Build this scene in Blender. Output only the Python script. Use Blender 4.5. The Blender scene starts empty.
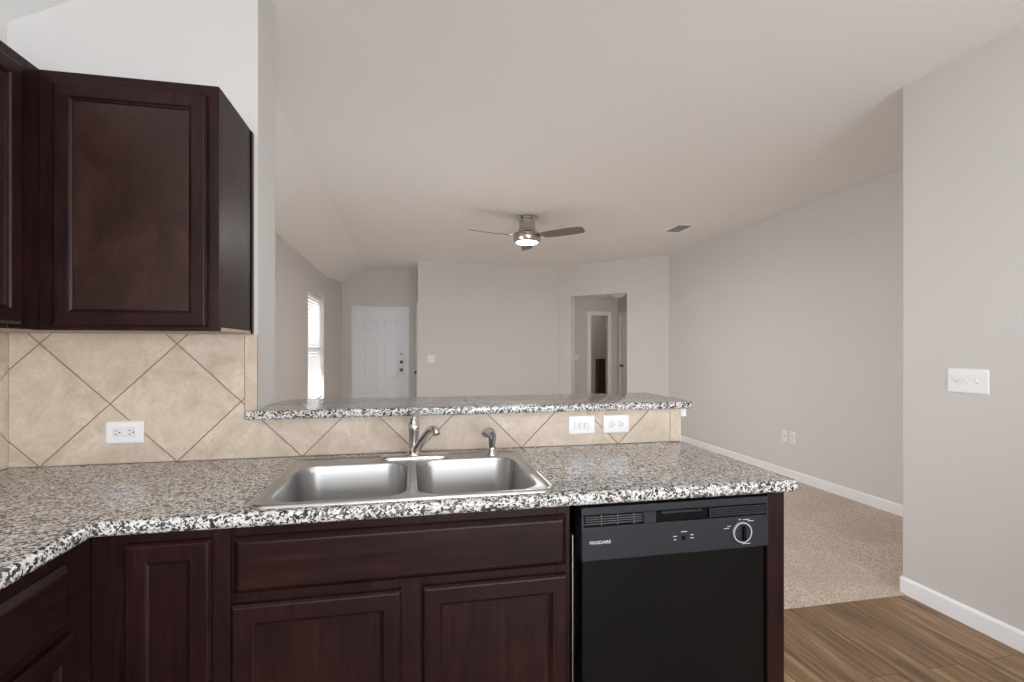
import bpy, bmesh, math, random
from mathutils import Vector, Matrix

# ------------------------------------------------------------------ camera, world, lights, exposure
C = bpy.context.scene.collection
S = bpy.context.scene
R = math.radians
random.seed(7)

cam_d = bpy.data.cameras.new('camera')
cam = bpy.data.objects.new('camera', cam_d); C.objects.link(cam)
cam.location = (0, 0, 1.315)
cam.rotation_euler = (R(90), 0, R(-11.56))
cam_d.sensor_width = 36; cam_d.sensor_fit = 'HORIZONTAL'
cam_d.lens = 498.7 / 1024 * 36
cam_d.shift_y = 9 / 1024
cam_d.clip_start = 0.02
S.camera = cam

S.view_settings.view_transform = 'Standard'
S.view_settings.look = 'None'
S.view_settings.gamma = 1
S.view_settings.use_curve_mapping = False
S.view_settings.exposure = 0.08
S.cycles.max_bounces = 14
S.cycles.diffuse_bounces = 8
S.cycles.transparent_max_bounces = 16
S.cycles.sample_clamp_indirect = 6
S.cycles.caustics_reflective = False
S.cycles.caustics_refractive = False

W = bpy.data.worlds.new('sky'); S.world = W; W.use_nodes = True
bg = W.node_tree.nodes['Background']
bg.inputs[0].default_value = (0.90, 0.955, 1.0, 1)
bg.inputs[1].default_value = 2.6

def area(name, loc, rot, sx, sy, power, col=(1, 1, 1), portal=False, shape='RECTANGLE', spread=180):
    d = bpy.data.lights.new(name, 'AREA'); d.shape = shape; d.size = sx; d.size_y = sy
    d.energy = power; d.color = col; d.spread = R(spread)
    o = bpy.data.objects.new(name, d); C.objects.link(o); o.location = loc; o.rotation_euler = rot
    if portal: d.cycles.is_portal = True
    return o
# daylight through the patio door and window behind the camera and through the front window, plus two added unseen windows, tilted up
# a little as it comes off the bright ground outside
area('patio_daylight', (1.35, -3.16, 1.15), (R(90 + 28), 0, 0), 2.0, 2.0, 116, (0.91, 0.96, 1.0))
area('kitchen_window_daylight', (-0.45, -3.16, 1.55), (R(90 + 22), 0, 0), 1.0, 0.9, 30, (0.96, 0.98, 1.0))
area('dining_window_fill', (2.80, -1.55, 1.50), (R(90 + 14), 0, R(90)), 1.4, 1.2, 142, (0.92, 0.96, 1.0))  # added fill from the right, brightens the stub wall end
area('living_window_fill', (-1.47, 3.75, 1.40), (R(90 + 14), 0, R(-90)), 1.9, 1.4, 62, (0.94, 0.97, 1.0))  # added fill for the living room, out of view behind the stub wall
area('front_window_daylight', (-1.47, 7.42, 1.37), (R(90 + 10), 0, R(-90)), 1.2, 1.4, 110, (1.0, 0.985, 0.96))
# unseen fill lights added to brighten the closet and the hall
area('closet_fill', (3.75, 10.40, 2.55), (0, 0, 0), .2, .2, 1.6, (1.0, 0.92, 0.82))
area('hall_fill', (4.12, 6.76, 1.5), (R(90), 0, 0), .3, 1.4, 10, (1.0, 0.92, 0.84))

# ------------------------------------------------------------------ materials
def mat(name, base=(.8, .8, .8), rough=.5, metal=0.0, spec=.5, coat=0.0):
    m = bpy.data.materials.new(name); m.use_nodes = True
    b = m.node_tree.nodes['Principled BSDF']
    b.inputs['Base Color'].default_value = (*base, 1)
    b.inputs['Roughness'].default_value = rough
    b.inputs['Metallic'].default_value = metal
    b.inputs['Specular IOR Level'].default_value = spec
    if coat:
        b.inputs['Coat Weight'].default_value = coat; b.inputs['Coat Roughness'].default_value = .15
    return m
class NT:
    def __init__(s, m):
        s.t = m.node_tree; s.b = s.t.nodes['Principled BSDF']
        s.co = s.t.nodes.new('ShaderNodeTexCoord')
    def n(s, typ, **kw):
        n = s.t.nodes.new('ShaderNode' + typ)
        for k, v in kw.items():
            if hasattr(n, k): setattr(n, k, v)
            else: n.inputs[k.replace('_', ' ')].default_value = v
        return n
    def l(s, a, b): s.t.links.new(a, b)
    def mapping(s, scale=(1, 1, 1), rot=(0, 0, 0), loc=(0, 0, 0)):
        mp = s.n('Mapping'); mp.inputs['Scale'].default_value = scale
        mp.inputs['Rotation'].default_value = rot; mp.inputs['Location'].default_value = loc
        s.l(s.co.outputs['Object'], mp.inputs['Vector']); return mp.outputs[0]
    def noise(s, vec, scale, detail=3, rough=.5, dist=0):
        n = s.n('TexNoise'); n.inputs['Scale'].default_value = scale; n.inputs['Detail'].default_value = detail
        n.inputs['Roughness'].default_value = rough; n.inputs['Distortion'].default_value = dist
        s.l(vec, n.inputs['Vector']); return n
    def ramp(s, fac, stops, interp='LINEAR'):
        r = s.n('ValToRGB'); r.color_ramp.interpolation = interp
        e = r.color_ramp.elements
        while len(e) < len(stops): e.new(.5)
        for q, (p, c) in zip(e, stops): q.position = p; q.color = (*c, 1)
        s.l(fac, r.inputs[0]); return r.outputs[0]
    def mix(s, fac, a, b, mode='MIX'):
        m = s.n('Mix', data_type='RGBA', blend_type=mode)
        if isinstance(fac, (int, float)): m.inputs[0].default_value = fac
        else: s.l(fac, m.inputs[0])
        for v, i in ((a, 6), (b, 7)):
            if isinstance(v, tuple): m.inputs[i].default_value = (*v, 1)
            else: s.l(v, m.inputs[i])
        return m.outputs[2]
    def color(s, c): s.l(c, s.b.inputs['Base Color'])
    def bump(s, h, strength=.2, dist=.002):
        b = s.n('Bump'); b.inputs['Strength'].default_value = strength; b.inputs['Distance'].default_value = dist
        s.l(h, b.inputs['Height']); s.l(b.outputs[0], s.b.inputs['Normal'])

def paint(name, col, rough=.6, tex=.12):
    m = mat(name, col, rough, spec=.25); t = NT(m); v = t.mapping()
    n = t.noise(v, 160, 3)
    d = t.noise(v, 1.3, 2)
    t.color(t.mix(d.outputs[0], tuple(c * .985 for c in col), tuple(min(1, c * 1.015) for c in col)))
    t.bump(n.outputs[0], tex, .001)
    return m
M = {}
M['wall'] = paint('greige_wall_paint', (.662, .644, .632))
M['ceiling'] = paint('ceiling_paint', (.84, .832, .824), .75, .18)
M['trim'] = mat('white_trim_paint', (.85, .86, .89), .35)
M['door'] = mat('white_door_paint', (.84, .88, .93), .4)
M['plate'] = mat('white_plate_plastic', (.82, .82, .83), .3)
M['platefit'] = mat('white_device_plastic', (.76, .76, .77), .25)
M['slot'] = mat('slot_dark', (.03, .03, .03), .5)
M['grey'] = mat('grey_louver', (.24, .25, .25), .5)
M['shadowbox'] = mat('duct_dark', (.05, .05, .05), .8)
M['white_metal'] = mat('white_enamel', (.92, .92, .91), .4)
M['chrome'] = mat('chrome', (.58, .56, .57), .13, 1.0)
M['nickel'] = mat('brushed_nickel', (.50, .46, .42), .25, 1.0)
M['blade'] = mat('fan_blade_grey', (.16, .145, .135), .45)
M['brass_dark'] = mat('dark_bronze', (.10, .085, .07), .35, .8)
M['black'] = mat('black_enamel', (.0050, .0048, .0050), .28, spec=.14)
M['panelblack'] = mat('black_panel_plastic', (.020, .021, .027), .36, spec=.25)
M['deepblack'] = mat('recess_black', (.003, .003, .003), .6, spec=.1)
M['print'] = mat('white_print', (.60, .60, .62), .5)
M['vinyl'] = mat('white_vinyl', (.82, .83, .84), .4)
M['underside'] = mat('raw_maple', (.52, .38, .27), .55)
M['cabinet_in'] = mat('raw_box_maple', (.40, .30, .22), .6)

M['brownbox'] = mat('dark_brown_stain', (.075, .036, .022), .45)
def wood_dark(name, axis):
    m = mat(name, (.02, .01, .008), .32, spec=.17); t = NT(m)
    sc = {'z': (26, 26, 1.6), 'x': (1.6, 26, 26), 'y': (26, 1.6, 26)}[axis]
    v = t.mapping(sc)
    g = t.noise(v, 3.0, 6, .62, .4)
    blot = t.noise(t.mapping((5, 5, 5)), 1.0, 3, .5)
    c1 = t.ramp(g.outputs[0], [(.25, (.0080, .0028, .0034)), (.55, (.0170, .0058, .0068)), (.8, (.030, .0105, .0110))])
    c2 = t.ramp(g.outputs[0], [(.25, (.013, .0046, .0046)), (.55, (.026, .0092, .0084)), (.8, (.042, .0160, .0135))])
    f = t.ramp(blot.outputs[0], [(.4, (0, 0, 0)), (.68, (1, 1, 1))])
    t.color(t.mix(f, c1, c2))
    rr = t.n('MapRange'); rr.inputs[3].default_value = .26; rr.inputs[4].default_value = .42
    t.l(g.outputs[0], rr.inputs[0]); t.l(rr.outputs[0], t.b.inputs['Roughness'])
    t.bump(g.outputs[0], .06, .001)
    return m
M['wood'] = wood_dark('espresso_wood_upright', 'z')
M['woodx'] = wood_dark('espresso_wood_across', 'x')
M['woody'] = wood_dark('espresso_wood_deep', 'y')

def veneer():
    m = mat('mottled_brown_veneer', (.04, .02, .015), .34, spec=.3); t = NT(m)
    g = t.noise(t.mapping((30, 30, 2.2)), 3.0, 6, .6, .4); b = t.noise(t.mapping((1, 1, .7)), 9.0, 8, .72, .8); f = t.noise(t.mapping((1, 1, .6)), 130, 4, .65)
    c = t.ramp(b.outputs[0], [(.32, (.017, .0058, .0048)), (.5, (.034, .0125, .0092)), (.68, (.056, .0225, .0150))])
    c = t.mix(t.ramp(g.outputs[0], [(.4, (.35, .35, .35)), (.7, (0, 0, 0))]), c, (.015, .0066, .0052))
    c = t.mix(t.ramp(f.outputs[0], [(.5, (0, 0, 0)), (.7, (.6, .6, .6))]), c, (.014, .006, .005))
    t.color(c); t.bump(f.outputs[0], .05, .0006); return m
M['veneer'] = veneer()

def granite():
    m = mat('speckled_granite', (.5, .5, .5), .13, spec=.42); t = NT(m)
    v = t.mapping()
    wob = t.noise(v, 150, 2, .5)
    vv = t.n('VectorMath', operation='MULTIPLY_ADD'); t.l(wob.outputs[1], vv.inputs[0])
    vv.inputs[1].default_value = (.006, .006, .006); t.l(v, vv.inputs[2])
    vo = t.n('TexVoronoi'); vo.inputs['Scale'].default_value = 215; t.l(vv.outputs[0], vo.inputs['Vector'])
    sep = t.n('SeparateColor'); t.l(vo.outputs['Color'], sep.inputs[0])
    base = t.ramp(sep.outputs[0], [(0, (.018, .018, .020)), (.20, (.080, .078, .078)), (.30, (.24, .235, .23)), (.37, (.48, .468, .452)),
                                   (.54, (.635, .62, .598)), (.80, (.73, .718, .695))], 'CONSTANT')
    vo2 = t.n('TexVoronoi'); vo2.inputs['Scale'].default_value = 122; t.l(vv.outputs[0], vo2.inputs['Vector'])
    s2 = t.n('SeparateColor'); t.l(vo2.outputs['Color'], s2.inputs[0])
    big = t.ramp(s2.outputs[1], [(0, (1, 1, 1)), (.15, (0, 0, 0))], 'CONSTANT')
    fleck = t.ramp(s2.outputs[0], [(0, (.028, .027, .028)), (.6, (.12, .115, .11))], 'CONSTANT')
    c = t.mix(big, base, fleck)
    cl = t.noise(t.mapping(), 7, 3)
    c = t.mix(t.ramp(cl.outputs[0], [(.35, (0, 0, 0)), (.7, (.10, .10, .10))]), c, (.60, .58, .56))
    t.color(c)
    return m
M['granite'] = granite()

def tile():
    m = mat('beige_stone_tile', (.6, .5, .42), .42, spec=.35); t = NT(m)
    at = t.n('Attribute', attribute_name='tile')
    add = t.n('VectorMath', operation='MULTIPLY_ADD'); t.l(at.outputs['Vector'], add.inputs[0])
    add.inputs[1].default_value = (9, 7, 5); t.l(t.mapping(), add.inputs[2])
    a = t.noise(add.outputs[0], 8, 7, .66, .9)
    f = t.noise(add.outputs[0], 75, 3, .6)
    c = t.ramp(a.outputs[0], [(.30, (.42, .325, .255)), (.44, (.575, .475, .385)), (.55, (.665, .57, .475)), (.70, (.76, .675, .59))])
    c = t.mix(t.ramp(f.outputs[0], [(.42, (0, 0, 0)), (.75, (.55, .55, .55))]), c, (.46, .375, .305))
    c = t.mix(.28, c, t.ramp(at.outputs['Fac'], [(0, (.56, .455, .365)), (1, (.68, .58, .485))]))
    t.color(c); t.bump(a.outputs[0], .08, .001)
    return m
M['tile'] = tile()
M['grout'] = mat('brown_grout', (.26, .17, .115), .85)

def steel():
    m = mat('brushed_stainless_steel', (.50, .50, .50), .27, 1.0); t = NT(m)
    n = t.noise(t.mapping((3, 220, 220)), 2.5, 3)
    rr = t.n('MapRange'); rr.inputs[3].default_value = .24; rr.inputs[4].default_value = .38
    t.l(n.outputs[0], rr.inputs[0]); t.l(rr.outputs[0], t.b.inputs['Roughness'])
    t.bump(n.outputs[0], .03, .0005)
    return m
M['steel'] = steel()

def carpet():
    m = mat('beige_cut_pile_carpet', (.4, .3, .23), .95, spec=.1); t = NT(m); v = t.mapping()
    a = t.noise(v, 95, 2, .75); b = t.noise(v, 2.2, 4, .55, .4)
    c = t.ramp(a.outputs[0], [(.32, (.33, .25, .19)), (.5, (.63, .52, .425)), (.68, (.86, .74, .63))])
    t.color(t.mix(t.ramp(b.outputs[0], [(.38, (0, 0, 0)), (.66, (.42, .42, .42))]), c, (.44, .345, .27)))
    t.bump(a.outputs[0], .9, .008)
    t.b.inputs['Sheen Weight'].default_value = .2
    return m
M['carpet'] = carpet()

def planks():
    m = mat('brown_wood_planks', (.2, .12, .08), .42, spec=.4); t = NT(m)
    v = t.mapping(rot=(0, 0, R(90)))
    br = t.n('TexBrick', offset=.37, offset_frequency=2)
    br.inputs['Scale'].default_value = 1.0; br.inputs['Brick Width'].default_value = 1.22; br.inputs['Row Height'].default_value = .15
    br.inputs['Mortar Size'].default_value = .0012; br.inputs['Mortar Smooth'].default_value = 0
    br.inputs['Color1'].default_value = (0, 0, 0, 1); br.inputs['Color2'].default_value = (1, 1, 1, 1); br.inputs['Mortar'].default_value = (.5, .5, .5, 1)
    t.l(v, br.inputs['Vector'])
    off = t.n('VectorMath', operation='MULTIPLY_ADD'); t.l(br.outputs['Color'], off.inputs[0]); off.inputs[1].default_value = (3, 5, 2)
    t.l(t.mapping((14, 1.1, 14)), off.inputs[2])
    g = t.noise(off.outputs[0], 1.6, 7, .65, .6)
    c = t.ramp(g.outputs[0], [(.28, (.085, .047, .030)), (.44, (.215, .128, .066)), (.58, (.325, .208, .115)), (.76, (.50, .36, .225))])
    tone = t.mix(br.outputs['Color'], (.78, .76, .76), (1.14, 1.12, 1.10))
    c = t.mix(1.0, c, tone, 'MULTIPLY')
    t.color(t.mix(br.outputs['Fac'], c, (.05, .028, .018)))
    t.bump(g.outputs[0], .12, .001)
    return m
M['planks'] = planks()

def blind_mat():
    m = mat('white_blind_slat', (.86, .86, .86), .5); b = m.node_tree.nodes['Principled BSDF']
    nt = m.node_tree; tr = nt.nodes.new('ShaderNodeBsdfTranslucent'); tr.inputs[0].default_value = (.9, .9, .9, 1)
    mx = nt.nodes.new('ShaderNodeMixShader'); mx.inputs[0].default_value = .07
    nt.links.new(b.outputs[0], mx.inputs[1]); nt.links.new(tr.outputs[0], mx.inputs[2]); nt.links.new(mx.outputs[0], nt.nodes['Material Output'].inputs[0])
    return m
M['blind'] = blind_mat()

def glass():
    m = bpy.data.materials.new('window_glass'); m.use_nodes = True; nt = m.node_tree
    nt.nodes.remove(nt.nodes['Principled BSDF'])
    tr = nt.nodes.new('ShaderNodeBsdfTransparent'); gl = nt.nodes.new('ShaderNodeBsdfGlossy'); gl.inputs['Roughness'].default_value = .02
    fr = nt.nodes.new('ShaderNodeFresnel'); fr.inputs[0].default_value = 1.45
    mx = nt.nodes.new('ShaderNodeMixShader'); nt.links.new(fr.outputs[0], mx.inputs[0])
    nt.links.new(tr.outputs[0], mx.inputs[1]); nt.links.new(gl.outputs[0], mx.inputs[2])
    nt.links.new(mx.outputs[0], nt.nodes['Material Output'].inputs[0]); return m
M['glass'] = glass()

def emit(name, col, s):
    m = mat(name, col, .3); b = m.node_tree.nodes['Principled BSDF']
    b.inputs['Emission Color'].default_value = (*col, 1); b.inputs['Emission Strength'].default_value = s; return m
M['lampglass'] = emit('lit_frosted_glass', (1, .95, .88), 14.0)
M['kitchenlamp'] = emit('lit_acrylic_diffuser', (1, .97, .94), 17.5)
M['offglass'] = mat('frosted_glass_off', (.85, .84, .82), .3)

# ------------------------------------------------------------------ builders
def world_off(o):
    v = Vector((0, 0, 0))
    while o is not None:
        v += o.location; o = o.parent
    return v
def obj(name, bm, m, parent=None, smooth=False, sharp=None):
    """links bm (built in world coordinates) as ONE mesh object; a child's vertices are moved into its parent's frame"""
    me = bpy.data.meshes.new(name)
    if parent is not None:
        bmesh.ops.translate(bm, vec=-world_off(parent), verts=bm.verts)
    bmesh.ops.recalc_face_normals(bm, faces=bm.faces)
    if smooth:
        for f in bm.faces: f.smooth = True
        if sharp is not None:
            for e in bm.edges:
                if len(e.link_faces) == 2 and e.calc_face_angle(0) > R(sharp): e.smooth = False
    bm.to_mesh(me); bm.free()
    for x in (m if isinstance(m, (list, tuple)) else [m]): me.materials.append(x)
    o = bpy.data.objects.new(name, me); C.objects.link(o)
    if parent is not None: o.parent = parent
    return o
def tag(o, label, cat, group=None):
    o['label'] = label; o['category'] = cat
    if group: o['group'] = group
    return o
def thing(name, label, cat, loc, group=None):
    o = bpy.data.objects.new(name, None); C.objects.link(o); o.location = loc; o.empty_display_size = .05
    return tag(o, label, cat, group)
def struct(name, bm, m, parent=None, smooth=False, sharp=None):
    o = obj(name, bm, m, parent, smooth, sharp)
    if parent is None: o['kind'] = 'structure'
    return o
def origin_to(o, loc):
    """moves a top-level mesh's origin to loc without moving the mesh"""
    v = Vector(loc); o.data.transform(Matrix.Translation(-v)); o.location = v; return o

BM = bmesh.new
def box(bm, x0, x1, y0, y1, z0, z1, bev=0, seg=1, mi=0):
    r = bmesh.ops.create_cube(bm, size=1)
    for v in r['verts']:
        v.co = Vector((x0 + (v.co.x + .5) * (x1 - x0), y0 + (v.co.y + .5) * (y1 - y0), z0 + (v.co.z + .5) * (z1 - z0)))
    fs = {f for v in r['verts'] for f in v.link_faces}
    for f in fs: f.material_index = mi
    if bev:
        es = {e for v in r['verts'] for e in v.link_edges}
        bmesh.ops.bevel(bm, geom=list(es), offset=bev, segments=seg, profile=.5, affect='EDGES')
    return bm
def frame(o, u, v, n):
    o, u, v, n = map(Vector, (o, u, v, n))
    return lambda a, b, c: o + u * a + v * b + n * c
def fbox(bm, T, a0, a1, b0, b1, c0, c1, bev=0, seg=1):
    tmp = BM(); box(tmp, a0, a1, b0, b1, c0, c1, bev, seg)
    mp = {v: bm.verts.new(T(*v.co)) for v in tmp.verts}
    for f in tmp.faces: bm.faces.new([mp[v] for v in f.verts])
    tmp.free(); return bm
def loop_faces(bm, loops, close_first=True, close_last=True):
    L = [[bm.verts.new(p) for p in lp] for lp in loops]
    for A, B in zip(L, L[1:]):
        n = len(A)
        for i in range(n): bm.faces.new((A[i], A[(i + 1) % n], B[(i + 1) % n], B[i]))
    if close_first: bm.faces.new(L[0])
    if close_last: bm.faces.new(list(reversed(L[-1])))
    return L
def rings(bm, T, a0, a1, b0, b1, seq, first=True, last=True):
    """rectangular rings (inset, height) bridged into one solid"""
    return loop_faces(bm, [[T(a0 + i, b0 + i, h), T(a1 - i, b0 + i, h), T(a1 - i, b1 - i, h), T(a0 + i, b1 - i, h)] for i, h in seq], first, last)
def lathe(bm, T, prof, n=40, c0=True, c1=True):
    return loop_faces(bm, [[T(r * math.cos(2 * math.pi * k / n), r * math.sin(2 * math.pi * k / n), h) for k in range(n)] for r, h in prof], c0, c1)
def tube(bm, pts, rad, n=16, flat=None):
    pts = [Vector(p) for p in pts]; loops = []
    up = Vector((0, 0, 1)); prev = None
    for i, p in enumerate(pts):
        t = (pts[min(i + 1, len(pts) - 1)] - pts[max(i - 1, 0)]).normalized()
        a = prev if prev is not None else (Vector((1, 0, 0)) if abs(t.z) > .8 else up)
        x = (a - t * a.dot(t)).normalized(); y = t.cross(x); prev = x
        r = rad[i] if isinstance(rad, (list, tuple)) else rad
        loops.append([p + x * (r * math.cos(2 * math.pi * k / n)) + y * (r * math.sin(2 * math.pi * k / n)) for k in range(n)])
    return loop_faces(bm, loops)
def smooth_path(pts, k=6):
    P = [Vector(p) for p in pts]; P = [P[0] * 2 - P[1]] + P + [P[-1] * 2 - P[-2]]; out = []
    for i in range(1, len(P) - 2):
        for j in range(k):
            t = j / k; a, b, c, d = P[i - 1:i + 3]
            out.append(.5 * ((2 * b) + (c - a) * t + (2 * a - 5 * b + 4 * c - d) * t * t + (3 * b - a - 3 * c + d) * t ** 3))
    out.append(P[-2]); return out
def lerp_list(v, n):
    out = []
    for i in range(n):
        t = i / (n - 1) * (len(v) - 1); j = min(int(t), len(v) - 2); out.append(v[j] + (v[j + 1] - v[j]) * (t - j))
    return out
def rrect(x0, x1, y0, y1, r, k=8):
    out = []
    for cx, cy, a0 in ((x1 - r, y1 - r, 0), (x0 + r, y1 - r, 90), (x0 + r, y0 + r, 180), (x1 - r, y0 + r, 270)):
        for j in range(k + 1):
            a = R(a0 + 90 * j / k); out.append((cx + r * math.cos(a), cy + r * math.sin(a)))
    return out
def prism(bm, poly, z0, z1):
    return loop_faces(bm, [[Vector((x, y, z0)) for x, y in poly], [Vector((x, y, z1)) for x, y in poly]])
def plate_edges(bm, test, off, seg=3):
    es = [e for e in bm.edges if test(e)]
    if es: bmesh.ops.bevel(bm, geom=es, offset=off, segments=seg, profile=.5, affect='EDGES')

H = 2.743            # flat ceiling
XL = -1.345          # kitchen exterior wall
XW = -1.285          # living room exterior wall
RIDGE = -.75         # where the sloped ceiling meets the flat one
PITCH = .525
def ceil_z(x): return H if x > RIDGE else H - (RIDGE - x) * PITCH
XP = 2.62            # partition face
XR = 3.80            # living room side wall
YS = 8.19            # far living room wall
YE = 9.20            # entry wall
A = Vector((2.48, 8.19, 0)); B = Vector((3.80, 6.85, 0))   # diagonal wall with the hall opening

# ------------------------------------------------------------------ the setting: floor, walls, ceiling
struct('floor', box(BM(), -1.6, 2.9, -3.3, 2.20, -.08, 0), M['planks'])
struct('floor_carpet', box(BM(), -1.6, 4.8, 2.20, 10.8, -.08, .006), M['carpet'])

bm = BM()
box(bm, RIDGE, 4.8, -3.3, 10.8, H, H + .1)
xe = -1.7; ze = ceil_z(xe)
loop_faces(bm, [[Vector((RIDGE, y, H)), Vector((xe, y, ze)), Vector((xe, y, ze + .1)), Vector((RIDGE, y, H + .1))] for y in (-3.3, 10.8)])
struct('ceiling', bm, M['ceiling'])

def wall_with_holes(bm, T, a0, a1, b1, t, holes):
    """wall slab in frame T (a along, b up, c depth) with rectangular holes (a0,a1,b0,b1)"""
    xs = sorted({a0, a1, *[h[0] for h in holes], *[h[1] for h in holes]})
    for p, q in zip(xs, xs[1:]):
        hs = [h for h in holes if h[0] <= p + 1e-6 and h[1] >= q - 1e-6]
        b = 0
        for h in sorted(hs, key=lambda h: h[2]):
            if h[2] > b + 1e-4: fbox(bm, T, p, q, b, h[2], 0, t)
            b = h[3]
        if b < b1 - 1e-4: fbox(bm, T, p, q, b, b1, 0, t)
    return bm
WIN1 = (6.80, 8.02, .60, 2.10)      # along Y on the living room exterior wall
WIN2_ADDED = (2.85, 4.65, .60, 2.10)
TL = frame((XW, 0, 0), (0, 1, 0), (0, 0, 1), (-1, 0, 0))
bm = BM()
box(bm, XL - .14, XL, -3.2, 2.10, 0, 2.50)
wall_with_holes(bm, TL, 2.08, 8.30, 2.52, .16, [WIN1, WIN2_ADDED])
prism(bm, [(XW, 8.30), (-1.175, 9.2), (-1.445, 9.2), (-1.445, 8.30)], 0, 2.56)
struct('wall_left', bm, M['wall'])

# stub wall behind the upper cabinets, its top follows the ceiling
YK, YB = 2.01, 2.25
XE = -.555
bm = BM()
prof = [(-1.36, 0), (XE, 0), (XE, H + .02), (RIDGE, H + .02), (-1.36, ceil_z(-1.36) + .02)]
loop_faces(bm, [[Vector((x, y, z)) for x, z in prof] for y in (YK, YB)])
struct('wall_kitchen', bm, M['wall'])
struct('wall_half', box(BM(), XE, 1.168, YK, YB, 0, 1.0595), M['wall'])

bm = BM(); box(bm, XP, XP + .12, .5, 2.232, 0, H + .02, .012, 3)
WIN4_ADDED = (-2.25, -.85, .90, 2.10)
TR = frame((XP, 0, 0), (0, 1, 0), (0, 0, 1), (1, 0, 0))
wall_with_holes(bm, TR, -3.2, .488, H + .02, .12, [WIN4_ADDED])
struct('wall_right', bm, M['wall'], smooth=True, sharp=40)
bm = BM(); box(bm, XR, XR + .12, 2.1, 6.85, 0, H + .02); box(bm, XP + .12, XR, 2.10, 2.232, 0, H + .02)
struct('wall_living', bm, M['wall'])
bm = BM(); box(bm, .127, 2.48, YS, YS + .12, 0, H + .02); box(bm, .127, .247, YS + .12, 8.36, 0, H + .02)
box(bm, .127, .247, 8.36, 9.12, 2.06, H + .02); box(bm, .127, .247, 9.12, 9.2, 0, H + .02)
struct('wall_far', bm, M['wall'])
DX0, DX1, DZ = -.955, -.078, 2.035
TE = frame((0, YE, 0), (1, 0, 0), (0, 0, 1), (0, 1, 0))
bm = wall_with_holes(BM(), TE, -1.45, 1.0, H + .02, .14, [(DX0, DX1, 0, DZ)])
struct('wall_entry', bm, M['wall'])
du = (B - A).normalized(); LW = (B - A).length
nW = Vector((-du.y, du.x, 0)) if Vector((-du.y, du.x, 0)).dot(Vector((1, 1, 0))) > 0 else Vector((du.y, -du.x, 0))
TW = frame(A, du, (0, 0, 1), nW)
struct('wall_diagonal', wall_with_holes(BM(), TW, -.02, LW + .03, H + .02, .13, [(.245, 1.227, 0, 2.215)]), M['wall'])
# small hall beyond the opening
HY, HX = 9.90, 4.31
HD = (3.71, 4.08, 0, 2.04)
bm = wall_with_holes(BM(), frame((0, HY, 0), (1, 0, 0), (0, 0, 1), (0, 1, 0)), 2.3, HX + .1, 2.45, .11, [HD])
struct('wall_hall_end', bm, M['wall'])
bm = wall_with_holes(BM(), frame((HX, 0, 0), (0, 1, 0), (0, 0, 1), (1, 0, 0)), 6.6, 9.9, 2.45, .11, [(8.97, 9.78, 0, 2.04)])
box(bm, 2.3, 2.42, 8.31, 9.9, 0, 2.45); box(bm, 3.92, HX, 6.6, 6.72, 0, 2.45)
struct('wall_hall_side', bm, M['wall'])
bm = BM()
prism(bm, [(2.42, 8.44), (3.95, 6.9), (HX + .1, 6.9), (HX + .1, HY + .11), (2.42, HY + .11)], 2.43, 2.47)
struct('ceiling_hall', bm, M['ceiling'])
# closet behind the hall doorway
bm = BM(); box(bm, 3.2, 4.8, 10.75, 10.8, 0, H + .02); box(bm, 3.2, 3.26, 10.01, 10.75, 0, H + .02); box(bm, 4.7, 4.8, 10.01, 10.75, 0, H + .02); box(bm, 3.26, 4.7, 10.01, 10.05, 2.45, H + .02); box(bm, 4.38, 4.7, 10.01, 10.05, 0, 2.45)
struct('wall_closet', bm, M['wall'])
# wall behind the camera with the patio door and a window
PD = (.38, 2.32, .0, 2.08); KW = (-.95, .05, 1.10, 2.00)
bm = wall_with_holes(BM(), frame((0, -3.05, 0), (1, 0, 0), (0, 0, 1), (0, -1, 0)), -1.5, 2.8, H + .02, .15, [PD, KW])
struct('wall_back', bm, M['wall'])

# baseboards
def base_profile(h=.088, t=.014): return [(0, 0), (t, 0), (t, h - .012), (t * .45, h), (0, h)]
def baseboard(name, pts, h=.088):
    bm = BM(); prof = base_profile(h)
    pts = [Vector((*p, 0)) for p in pts]; L = []
    for i, p in enumerate(pts):
        d0 = (pts[i] - pts[i - 1]).normalized() if i else (pts[1] - pts[0]).normalized()
        d1 = (pts[i + 1] - pts[i]).normalized() if i < len(pts) - 1 else d0
        n0 = Vector((d0.y, -d0.x, 0)); n1 = Vector((d1.y, -d1.x, 0)); n = (n0 + n1).normalized(); k = 1 / max(.3, n.dot(n0))
        L.append([p + n * (k * a) + Vector((0, 0, b + .0)) for a, b in prof])
    loop_faces(bm, L)
    return struct(name, bm, M['trim'])
rr = [(XP + .012 - .012 * math.cos(R(a)), 2.220 + .012 * math.sin(R(a))) for a in (0, 30, 60, 90)]
baseboard('baseboard_right', ([(XP, -3.0)] + rr + [(XP + .12, 2.232)])[::-1])
baseboard('baseboard_living', [(XR, 6.85), (XR, 2.232)], .095)
e0 = A + du * 1.245
baseboard('baseboard_diagonal', [(e0.x, e0.y), (XR, 6.85)], .095)
baseboard('baseboard_far', [(.127, YS), (2.48, YS)], .095)
baseboard('baseboard_half', [(1.168, 2.25), (XE, 2.25)], .095)
# white trim board under the overhanging bar top, along the living room face and the end of the half wall
bm = BM(); box(bm, 1.168, 1.199, 2.006, 2.272, 1.02, 1.0595, .006, 2); box(bm, XE + .01, 1.168, 2.25, 2.272, .985, 1.0595)
struct('trim_1', bm, M['trim'])

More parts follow.
